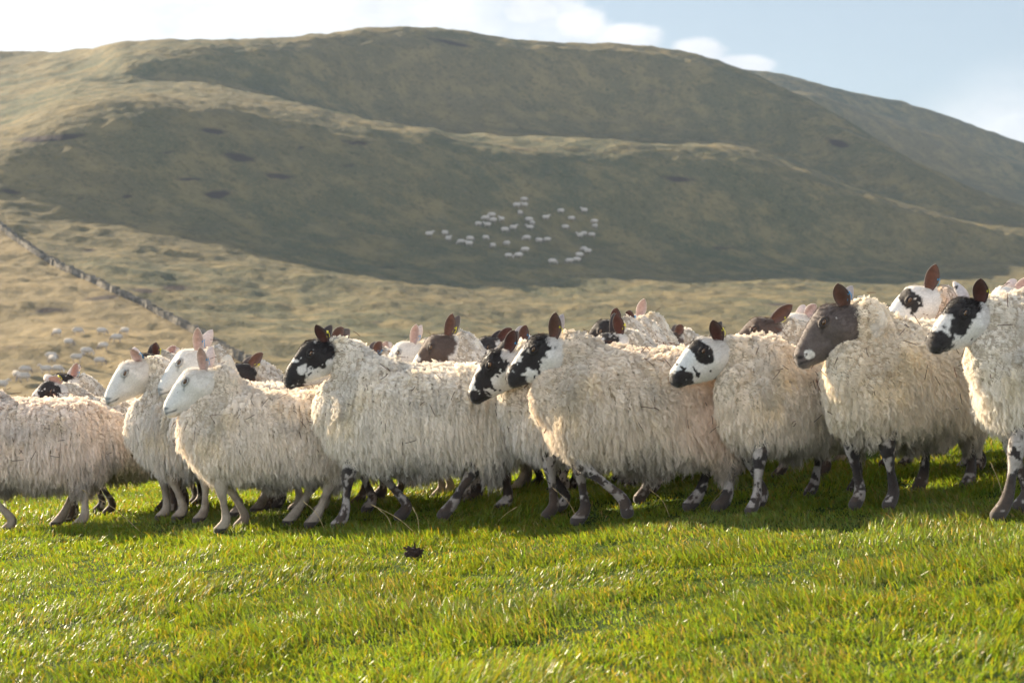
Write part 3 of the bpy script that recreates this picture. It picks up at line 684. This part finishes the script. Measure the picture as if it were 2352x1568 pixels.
WHT = (1.04, 1.03, 1.0); PNK = (1.0, .90, .85); GRY = (.92, .92, .90)
FRONT = [
    dict(label="sheep whose head is cut off by the left edge, only woolly body and rump showing", poll=(-235, 770), muz=(-330, 850), D=10.2, yaw=-2, chest=-158, face='white', tag='b', front=True, tint=(1, .95, .92), legs=[(-.19, 0), (-.02, 0), (-.03, 0), (.14, 0)], s=.94),
    dict(label="white-faced sheep with short ears directly behind the rump of the left-edge sheep", poll=(314, 832), muz=(241, 915), D=9.9, yaw=16, chest=290, face='white', tag='b', front=True, legs=[(-.02, 0), (.05, 0), (-.10, 0), (.08, 0)], s=.92, eart=-20, earL=.75),
    dict(label="white-faced sheep with pink upright ears and full body in view, foremost white face", poll=(466, 850), muz=(371, 938), D=9.15, yaw=14, chest=410, face='white', tag='b', front=True, legs=[(.04, 0), (-.08, 0), (.12, 0), (.21, 0)], s=.88, eart=4, tint=(1, .97, .93)),
    dict(label="long-bodied sheep left of centre, black and white face, yellow tag in its black ear", poll=(738, 787), muz=(653, 868), D=9.0, yaw=0, chest=716, face='black', tag='y', front=True, legs=[(.125, 0), (-.16, 0), (.18, .01), (-.08, 0)], s=.97, eart=-18, eard=50, earL=.9, tint=WHT, curl=1.1),
    dict(label="sheep with black-spotted white face held low, body hidden behind the large centre sheep", poll=(1160, 806), muz=(1071, 908), D=8.62, yaw=28, dy=.12, chest=1146, face='mottle', tag='b', front=True, legs=[(.04, 0), (-.12, 0), (.10, 0), (-.08, 0)], s=.95, eart=20, earL=.9),
    dict(label="large sheep at centre, dark mottled face, yellow tag in brown ear, orange-stained rump", poll=(1266, 776), muz=(1157, 866), D=8.3, yaw=2, chest=1218, face='mottle', ear='brown', ear2='palegrey', tag='y', front=True, legs=[(-.08, .04), (.04, 0), (.0, 0), (.10, 0)], s=.97, eart=12, curl=1.4, tint=(1, .95, .88), raddle=((-.36, .2, .55), (.34, .3, .30), (.84, .58, .42), .38)),
    dict(label="front-row sheep with white face, round black eye patch and black muzzle, right of centre", poll=(1638, 783), muz=(1532, 862), D=8.05, yaw=42, chest=1646, face='patch', ear='black', tag='y', tag2='b', front=True, legs=[(.13, 0), (-.12, 0), (-.02, 0), (.06, 0)], s=.91, eart=-12, eard=50, earL=.9, tint=(1, .96, .90)),
    dict(label="front-row sheep with a smoky brown face and a blue ear tag, head held high", poll=(1930, 705), muz=(1818, 822), D=7.75, yaw=46, chest=1908, face='grey', ear='grey', ear2='palegrey', tag='b', front=True, legs=[(.0, 0), (-.02, 0), (-.0, 0), (.06, 0)], s=1.0, eart=-14, eard=48, earL=.85, curl=1.2, tint=(1, .97, .90), legdark=.12),
    dict(label="front-row sheep with black and white blotched face, body cut off by the right edge", poll=(2232, 694), muz=(2117, 782), D=7.2, yaw=22, chest=2212, face='pied', ear='black', ear2='spot', tag='y', front=True, legs=[(.17, 0), (-.05, 0), (.0, 0), (.0, 0)], s=1.0, eart=-4, eard=-16, earL=.85, tint=WHT),
]
BACK = [
    dict(label="white-faced sheep with tall pink ears, head above and behind the foremost white face", poll=(452, 806), muz=(358, 895), D=9.75, yaw=10, face='white', tag='b', legs=[(.1, 0), (-.1, 0), (0, 0), (.1, 0)], eart=12, chest=392, s=.90),
    dict(label="sheep with grey upright ear, mostly hidden behind the long-bodied sheep's black head", poll=(762, 786), muz=(645, 866), D=9.75, yaw=5, face='mottle', ear='brown', tag=None, eart=34, earL=.75),
    dict(label="black-headed sheep with brown swept-back ear, between the foremost white face and the long-bodied sheep", poll=(562, 838), muz=(497, 912), D=10.5, yaw=0, face='black', ear='brown', tag='y', eart=52),
    dict(label="white-faced sheep with pale upright ear, looking over the long-bodied sheep's back", poll=(945, 788), muz=(868, 862), D=10.6, yaw=8, face='white', tag='b', eart=12),
    dict(label="sheep with a brown face and tall brown ear, looking over the long-bodied sheep's rump", poll=(1024, 772), muz=(936, 856), D=9.95, yaw=4, face='brown', ear='brown', tag='y', eart=18, earL=1.05),
    dict(label="sheep showing only dark ears over the long back, left of the white face", poll=(850, 806), muz=(785, 872), D=11.3, yaw=0, face='brown', tag='b', eart=40, earL=.7),
    dict(label="sheep showing only pale ears over the long back, left of the white face", poll=(876, 808), muz=(808, 874), D=12.0, yaw=0, face='white', tag='b', eart=35, earL=.7),
    dict(label="sheep with black cap and swept-back ear, right of the brown face over the rump", poll=(1134, 778), muz=(1064, 842), D=10.7, yaw=0, face='pied', tag=None, eart=55, earL=.9),
    dict(label="dark-capped sheep with a brown ear just above the low spotted face left of centre", poll=(1186, 784), muz=(1112, 858), D=10.0, yaw=6, face='black', ear='brown', ear2='palegrey', tag='b', eart=15, earL=.85),
    dict(label="sheep with black and white face and dark upright ear, peering over the centre sheep's back", poll=(1411, 768), muz=(1332, 845), D=9.5, yaw=6, face='mottle', ear='black', tag='y', eart=-4, tint=WHT),
    dict(label="sheep showing only its black crown behind the face peering over the centre sheep's back", poll=(1405, 738), muz=(1326, 812), D=10.3, yaw=4, face='black', ear='black', tag=None, eart=10, earL=.7),
    dict(label="sheep with small dark grey ears in front of the white ears behind the centre sheep", poll=(1440, 738), muz=(1366, 812), D=10.9, yaw=4, face='pied', ear='black', tag='b', eart=12, earL=.6),
    dict(label="sheep with white pointed ears above a mound of fluffy wool behind the centre sheep", poll=(1462, 728), muz=(1388, 800), D=11.2, yaw=-4, face='white', tag=None, eart=16, tint=WHT),
    dict(label="dark brown-faced sheep with a swept-back ear and yellow tag, behind the eye-patched sheep's neck", poll=(1768, 736), muz=(1665, 808), D=9.2, yaw=8, face='brown', ear='brown', tag='y', eart=46, earL=1.05, tint=WHT),
    dict(label="sheep of which pale ear tips show between two heads on the right", poll=(1838, 724), muz=(1768, 796), D=10.1, yaw=0, face='white', tag=None, eart=42, earL=.7),
    dict(label="white-faced sheep with black eye patch and blue tag, highest head of the flock", poll=(2124, 664), muz=(2016, 750), D=8.75, yaw=10, face='patch', ear='brown', tag='b', eart=14, earL=1.0, tint=PNK),
    dict(label="dark-faced sheep cut off by the right edge of the photo", poll=(2390, 672), muz=(2288, 752), D=8.3, yaw=10, face='black', ear='black', tag=None, eart=20),
    dict(label="sheep showing only a pale ear behind the cut-off dark face at the right edge", poll=(2318, 664), muz=(2242, 738), D=9.3, yaw=4, face='white', tag=None, eart=52, earL=.8),
    dict(label="sheep with spotted upright ear, low behind the back of the left-edge sheep", poll=(158, 864), muz=(84, 918), D=11.2, yaw=10, face='pied', ear='spot', tag='b', eart=28, earL=.85),
    dict(label="sheep with a forward pale ear and yellow tag, lowest head behind the left-edge sheep", poll=(128, 882), muz=(72, 935), D=10.75, yaw=25, face='mottle', ear='white', tag='y', eart=-50, earL=.7),
    dict(label="black-headed sheep with a red-lit dark ear behind the first white-faced sheep", poll=(346, 815), muz=(282, 884), D=10.8, yaw=6, face='black', ear='black', tag='y', eart=18, earL=.7),
    dict(label="sheep with a white ear spotted black, behind the tall-eared white faces on the left", poll=(374, 818), muz=(306, 886), D=11.4, yaw=0, face='mottle', ear='spot', tag='b', eart=52, earL=.9),
    dict(label="sheep showing only small ears over the backs left of the front eye-patched sheep", poll=(1545, 765), muz=(1480, 830), D=11.8, yaw=0, face='brown', ear='brown', tag=None, eart=40, earL=.6),
]
for s in BACK: s.setdefault('s', .90)
for s in FRONT + BACK: make_sheep(s)
#SHEEP_END


# ------------------------------------------------------------------ far flocks on the hill
def far_sheep_mesh(seed):
    r = np.random.default_rng(seed); V, F = [], []
    tube(V, F, [(-.46, 0, .52), (-.3, 0, .55), (0, 0, .54), (.3, 0, .55), (.42, 0, .56)], [(.12, .14), (.22, .22), (.24, .23), (.2, .22), (.1, .13)], n=14, seg=4)
    hd = r.choice([0, 1])      # grazing or looking up
    if hd: tube(V, F, [(.36, 0, .58), (.5, .02, .48), (.62, .03, .28), (.66, .03, .14)], [.12, .085, .06, .035], n=10, seg=3)
    else: tube(V, F, [(.36, 0, .6), (.47, 0, .78), (.58, .01, .82), (.74, .02, .72)], [.12, .085, .065, .04], n=10, seg=3)
    for x in (-.32, .28):
        for y in (-.1, .1): d = r.uniform(-.06, .06); tube(V, F, [(x, y, .42), (x + d, y, .2), (x + d * 1.5, y, .0)], [.05, .025, .022], n=8, seg=2)
    me = bpy.data.meshes.new('far_sheep'); Vc = np.concatenate(V); me.from_pydata(Vc.tolist(), [], F); me.materials.append(M_FAR)
    c = np.tile(np.array([.42, .385, .345]), (len(Vc), 1)); c[(Vc[:, 2] < .3)] = (.2, .17, .15); c[Vc[:, 0] > .52] = (.42, .38, .36) if seed % 2 else (.15, .13, .13)
    set_col(me, c); me.polygons.foreach_set('use_smooth', [True] * len(me.polygons)); return me
FM = [far_sheep_mesh(i) for i in range(4)]
# positions read from the photograph, 2352 px wide copy
MID = [(1204, 460), (1187, 474), (1205, 473), (1195, 491), (1129, 497), (1115, 504), (1132, 509), (1152, 507), (1099, 517), (1119, 520),
       (1215, 507), (1222, 515), (1217, 525), (1160, 531), (1179, 526), (986, 541), (1022, 538), (1030, 551), (1059, 558), (1080, 551), (1077, 563),
       (1116, 548), (1132, 567), (1164, 562), (1206, 577), (1168, 590), (1191, 590), (1210, 549), (1238, 555), (1257, 553), (1288, 487), (1342, 486),
       (1254, 502), (1313, 504), (1299, 524), (1365, 511), (1366, 522), (1332, 544), (1341, 539), (1359, 542), (1341, 574), (1350, 580), (1331, 589),
       (1308, 602), (1325, 600), (1269, 604)]
LFT = [(131, 768), (179, 763), (234, 763), (286, 763), (268, 779), (158, 789), (237, 798), (199, 811), (118, 821), (121, 830), (176, 826), (229, 832),
       (105, 852), (132, 852), (58, 853), (38, 866), (54, 872), (3, 890)]
rr = random.Random(3)
def far_one(i, px, row, label, grp):
    # row measured at the middle of the body: drop to the feet by half a body
    h = on_hill(px, row + (7 if row > 700 else 4.5))
    if h is None: return
    o = bpy.data.objects.new('distant_sheep', FM[rr.randrange(4)]); COL.objects.link(o); o.location = h - Vector((0, 0, .03))
    o.rotation_euler = (0, 0, rr.choice([0, math.pi]) + rr.uniform(-.9, .9)); k = rr.uniform(.80, .92) if row > 700 else rr.uniform(1.0, 1.14); o.scale = (k, k, k * (1.1))
    tag(o, label, 'sheep', grp)
ONES = 'first second third fourth fifth sixth seventh eighth ninth tenth eleventh twelfth thirteenth fourteenth fifteenth sixteenth seventeenth eighteenth nineteenth'.split()
def ordinal(n):
    if n < 20: return ONES[n - 1]
    t = {2: ('twentieth', 'twenty'), 3: ('thirtieth', 'thirty'), 4: ('fortieth', 'forty')}[n // 10]
    return t[0] if n % 10 == 0 else t[1] + '-' + ONES[n % 10 - 1]
for i, (px, row) in enumerate(sorted(MID)):
    far_one(i, px, row, 'tiny pale sheep, %s from the left in the scattered flock on the shaded hillside' % ordinal(i + 1), 'distant flock on the shaded hillside')
for i, (px, row) in enumerate(sorted(LFT)):
    far_one(i, px, row, 'small white sheep, %s from the left in the sunlit field left of the wall' % ordinal(i + 1), 'distant flock in the sunlit field')


# ------------------------------------------------------------------ dry stone wall
def build_wall():
    r = np.random.default_rng(4); rows = np.linspace(505, 850, 900); pts = []
    for rw in rows:
        h = on_hill(float(wallx(rw)) + 4 * math.sin(rw * .06), float(rw))
        if h: pts.append(np.array(h))
    pts = np.array(pts); pts = pts[np.argsort(pts[:, 1])]
    d = np.concatenate([[0], np.cumsum(np.linalg.norm(np.diff(pts, axis=0), axis=1))]); V, F, C = [], [], []; b = 0
    L = d[-1]; x = 0
    while x < L:
        ln = r.uniform(.35, .6)
        c = np.array([np.interp(x, d, pts[:, k]) for k in range(3)]); c2 = np.array([np.interp(min(x + .5, L), d, pts[:, k]) for k in range(3)])
        t = c2 - c; t[2] = 0; t /= np.linalg.norm(t) + 1e-9; nrm = np.array([-t[1], t[0], 0])
        z = -.15; top = .50 + .05 * math.sin(x * .7) + r.uniform(-.08, .08)
        while z < top:
            hh = r.uniform(.14, .24); wd = .30 * (1 - .25 * z / 1.2)
            for a, bb, cc in ((-1, -1, 0), (1, -1, 0), (1, 1, 0), (-1, 1, 0), (-1, -1, 1), (1, -1, 1), (1, 1, 1), (-1, 1, 1)):
                V.append(c + t * a * ln * .52 + nrm * bb * wd * r.uniform(.85, 1.12) + np.array([0, 0, z + cc * hh + r.uniform(-.02, .02)]))
            C += [np.array([.125, .112, .092]) * r.uniform(.7, 1.35)] * 8
            F += [[b, b + 3, b + 2, b + 1], [b + 4, b + 5, b + 6, b + 7], [b, b + 1, b + 5, b + 4], [b + 1, b + 2, b + 6, b + 5], [b + 2, b + 3, b + 7, b + 6], [b + 3, b, b + 4, b + 7]]
            b += 8; z += hh * .96
        x += ln
    o = new_obj('stone_wall', np_mesh('stone_wall', np.array(V), np.array(F), np.array(C), False), None, M_STONE)
    tag(o, 'long grey dry stone wall running down the hillside on the left', 'wall')
build_wall()


# ------------------------------------------------------------------ grass blades of the near pasture
def build_grass():
    r = np.random.default_rng(9); Vs, Cs = [], []
    def band(y0, y1, dens, hmul, wmul):
        n = int((y1 - y0) * (.60 * (y0 + y1) / 2 + 1.6) * dens); y = r.uniform(y0, y1, n); x = (r.random(n) - .5) * (.60 * y + 1.6)
        P_ = np.stack([x, y, x * 0], 1); cl = vnoise(P_, 2.6, 41, 3); cl2 = vnoise(P_, 9, 44, 2); keep = r.random(n) < (.62 + .7 * cl2)
        x, y, cl, cl2, P_ = x[keep], y[keep], cl[keep], cl2[keep], P_[keep]; n = len(x)
        z = gz(x, y) - .006; h = (.018 + .030 * sstep(cl, .38, .78) + .030 * (cl2 - .4)) * r.uniform(.5, 1.4, n) * hmul; h = np.clip(h, .010, .11)
        w_ = r.uniform(.0013, .0032, n) * wmul
        a = r.uniform(0, 2 * math.pi, n); ca, sa = np.cos(a), np.sin(a)
        lean = r.uniform(.1, 1.1, n) * h; la = vnoise(P_, 1.5, 47, 2) * 9 + r.normal(0, 1.1, n); lx, ly = np.cos(la) * lean, np.sin(la) * lean
        B = np.stack([x, y, z], 1); S = np.stack([ca * w_, sa * w_, 0 * w_], 1)
        def pt(t): return B + np.stack([lx * t * t, ly * t * t, h * (t - .22 * t * t * (lean / h))], 1)
        V = np.stack([B - S, B + S, pt(.45) - S * .9, pt(.45) + S * .9, pt(.8) - S * .55, pt(.8) + S * .55, pt(1.0)], 1)
        g = np.array([.138, .188, .020]); c = np.tile(g, (n, 1)) * r.uniform(.7, 1.35, (n, 1)); c[:, 0] *= r.uniform(.75, 1.3, n)
        c *= (.75 + .55 * vnoise(P_, 1.1, 51, 3))[:, None]
        dry = r.random(n) < (.03 + .14 * sstep(vnoise(P_, 3.1, 61, 3), .5, .75)); c[dry] = np.array([.30, .22, .085]) * r.uniform(.6, 1.2, (dry.sum(), 1))
        Vs.append(V); Cs.append(np.repeat(c[:, None], 7, 1))
        # orange-yellow tips
        tp = (r.random(n) < .16); Cs[-1][tp, 6] = (.35, .17, .02); Cs[-1][tp, 5] = Cs[-1][tp, 4] = (.22, .16, .015)
    band(3.9, 6.0, 11500, 1.25, .9); band(6.0, 8.2, 9500, 1.05, 1.0); band(8.2, 11, 6200, 1.05, 1.1); band(11, 16, 2800, 1.1, 1.7); band(16, 26, 700, 1.2, 3.0)
    V = np.concatenate(Vs); C = np.concatenate(Cs); n = len(V); b = (np.arange(n) * 7)[:, None]
    Q = np.concatenate([b + np.array([0, 1, 3, 2]), b + np.array([2, 3, 5, 4])]); T = b + np.array([4, 5, 6])
    print('blades', n)
    o = new_obj('grass', np_mesh('grass', V.reshape(-1, 3), [Q, T], C.reshape(-1, 3), False), None, M_GRASS)
    tag(o, 'bright green sunlit grass of the pasture', 'grass', kind='stuff')
build_grass()

# dry stalks standing over the grass, and a dark clod
STK = [((905, 1238), (870, 1192), 8.6, 'dry straw stalk leaning left, lying lower of the crossed pair near the dark clod'), ((975, 1275), (866, 1206), 8.3, 'long pale dry stalk leaning left, just above the dark clod'),
       ((962, 1240), (948, 1188), 8.5, 'short reddish dry stalk standing upright above the dark clod'), ((330, 1212), (200, 1128), 9.4, 'dry bent stalk under the legs of the left-edge sheep'),
       ((750, 1190), (700, 1130), 8.9, 'thin dry stalk below the chest of the long-bodied sheep'), ((1330, 1205), (1278, 1142), 8.6, 'thin dry stalk between the legs at centre'),
       ((1540, 1212), (1500, 1160), 8.3, 'pale dry stalk on the shaded grass below the rump of the centre sheep'), ((1620, 1170), (1660, 1130), 8.4, 'curved dry stalk by the hind leg of the centre sheep'),
       ((2310, 1185), (2288, 1075), 7.2, 'tall thin dry stalk in front of the leg of the right-edge sheep'), ((1130, 1205), (1180, 1170), 8.7, 'dry stalk leaning right between two front sheep')]
for a, b_, D, lab in STK:
    A = px_to(*a, D); A.z = gz1(A.x, A.y); sc_ = 1.0; Bv = px_to(*b_, D); Bp = px_to(*a, D); Bv = A + (Bv - Bp) * 1.15 + Vector((0, .06, 0)); V, F = [], []
    m1 = A.lerp(Bv, .5) + Vector((.008, 0, .012))
    tube(V, F, [tuple(A - Vector((0, 0, .01))), tuple(m1), tuple(Bv)], [.0016, .0014, .0008], n=6, seg=5, side=(0, 1, .1))
    hd = Bv - (Bv - m1).normalized() * .03
    tube(V, F, [tuple(hd), tuple(hd.lerp(Bv, .5)), tuple(Bv)], [.0012, .0030, .0010], n=6, seg=3, side=(0, 1, .1))
    me = bpy.data.meshes.new('grass_stalk'); me.from_pydata(np.concatenate(V).tolist(), [], F); o = new_obj('grass_stalk', me, None, M_STALK); tag(o, lab, 'grass stalk', 'dry grass stalks')
def clod():
    D = 7.55; A = px_to(950, 1290, D); A.z = gz1(A.x, A.y); V, F = [], []; r = random.Random(2)
    for i in range(9):
        c = A + Vector((r.uniform(-.022, .022), r.uniform(-.02, .02), r.uniform(.015, .045))); tube(V, F, [tuple(c - Vector((.010, 0, 0))), tuple(c), tuple(c + Vector((.010, .004, .004)))], [.007, .012, .006], n=10, seg=3)
    for i in range(4):
        a = r.uniform(-1.4, 1.4); tube(V, F, [tuple(A + Vector((0, 0, .04))), tuple(A + Vector((math.sin(a) * .04, r.uniform(-.02, .02), .04 + math.cos(a) * .035)))], [.006, .0015], n=6, seg=2)
    me = remesh(V, F, .0025, 1); P_ = verts_of(me); P_ += norms_of(me) * ((vnoise(P_, 90, 3, 2) - .5) * .012)[:, None]; me.vertices.foreach_set('co', P_.astype(np.float32).ravel())
    me.name = 'dung_clod'; tag(new_obj('clod', me, None, M_CLOD), 'small ragged dark brown clod lying in the bright grass in front of the flock', 'clod')
clod()
print('objects', len(bpy.data.objects))

# thin air over the valley
hz = bpy.data.meshes.new('haze'); x0, x1, y0, y1, z0, z1 = -560, 760, -45, 1000, -32, 112
hz.from_pydata([(x, y, z) for z in (z0, z1) for x, y in ((x0, y0), (x1, y0), (x1, y1), (x0, y1))], [], [(0, 3, 2, 1), (4, 5, 6, 7), (0, 1, 5, 4), (1, 2, 6, 5), (2, 3, 7, 6), (3, 0, 4, 7)])
mh = bpy.data.materials.new('haze_air'); mh.use_nodes = True; t = NT(mh.node_tree)
pv = t.add('ShaderNodeVolumePrincipled', {'Color': (.52, .70, 1.0, 1), 'Density': HAZE, 'Anisotropy': .25})
t.add('ShaderNodeOutputMaterial', {1: pv.outputs[0]})
tag(new_obj('haze', hz, None, mh), 'thin pale haze over the valley', 'haze', kind='stuff')
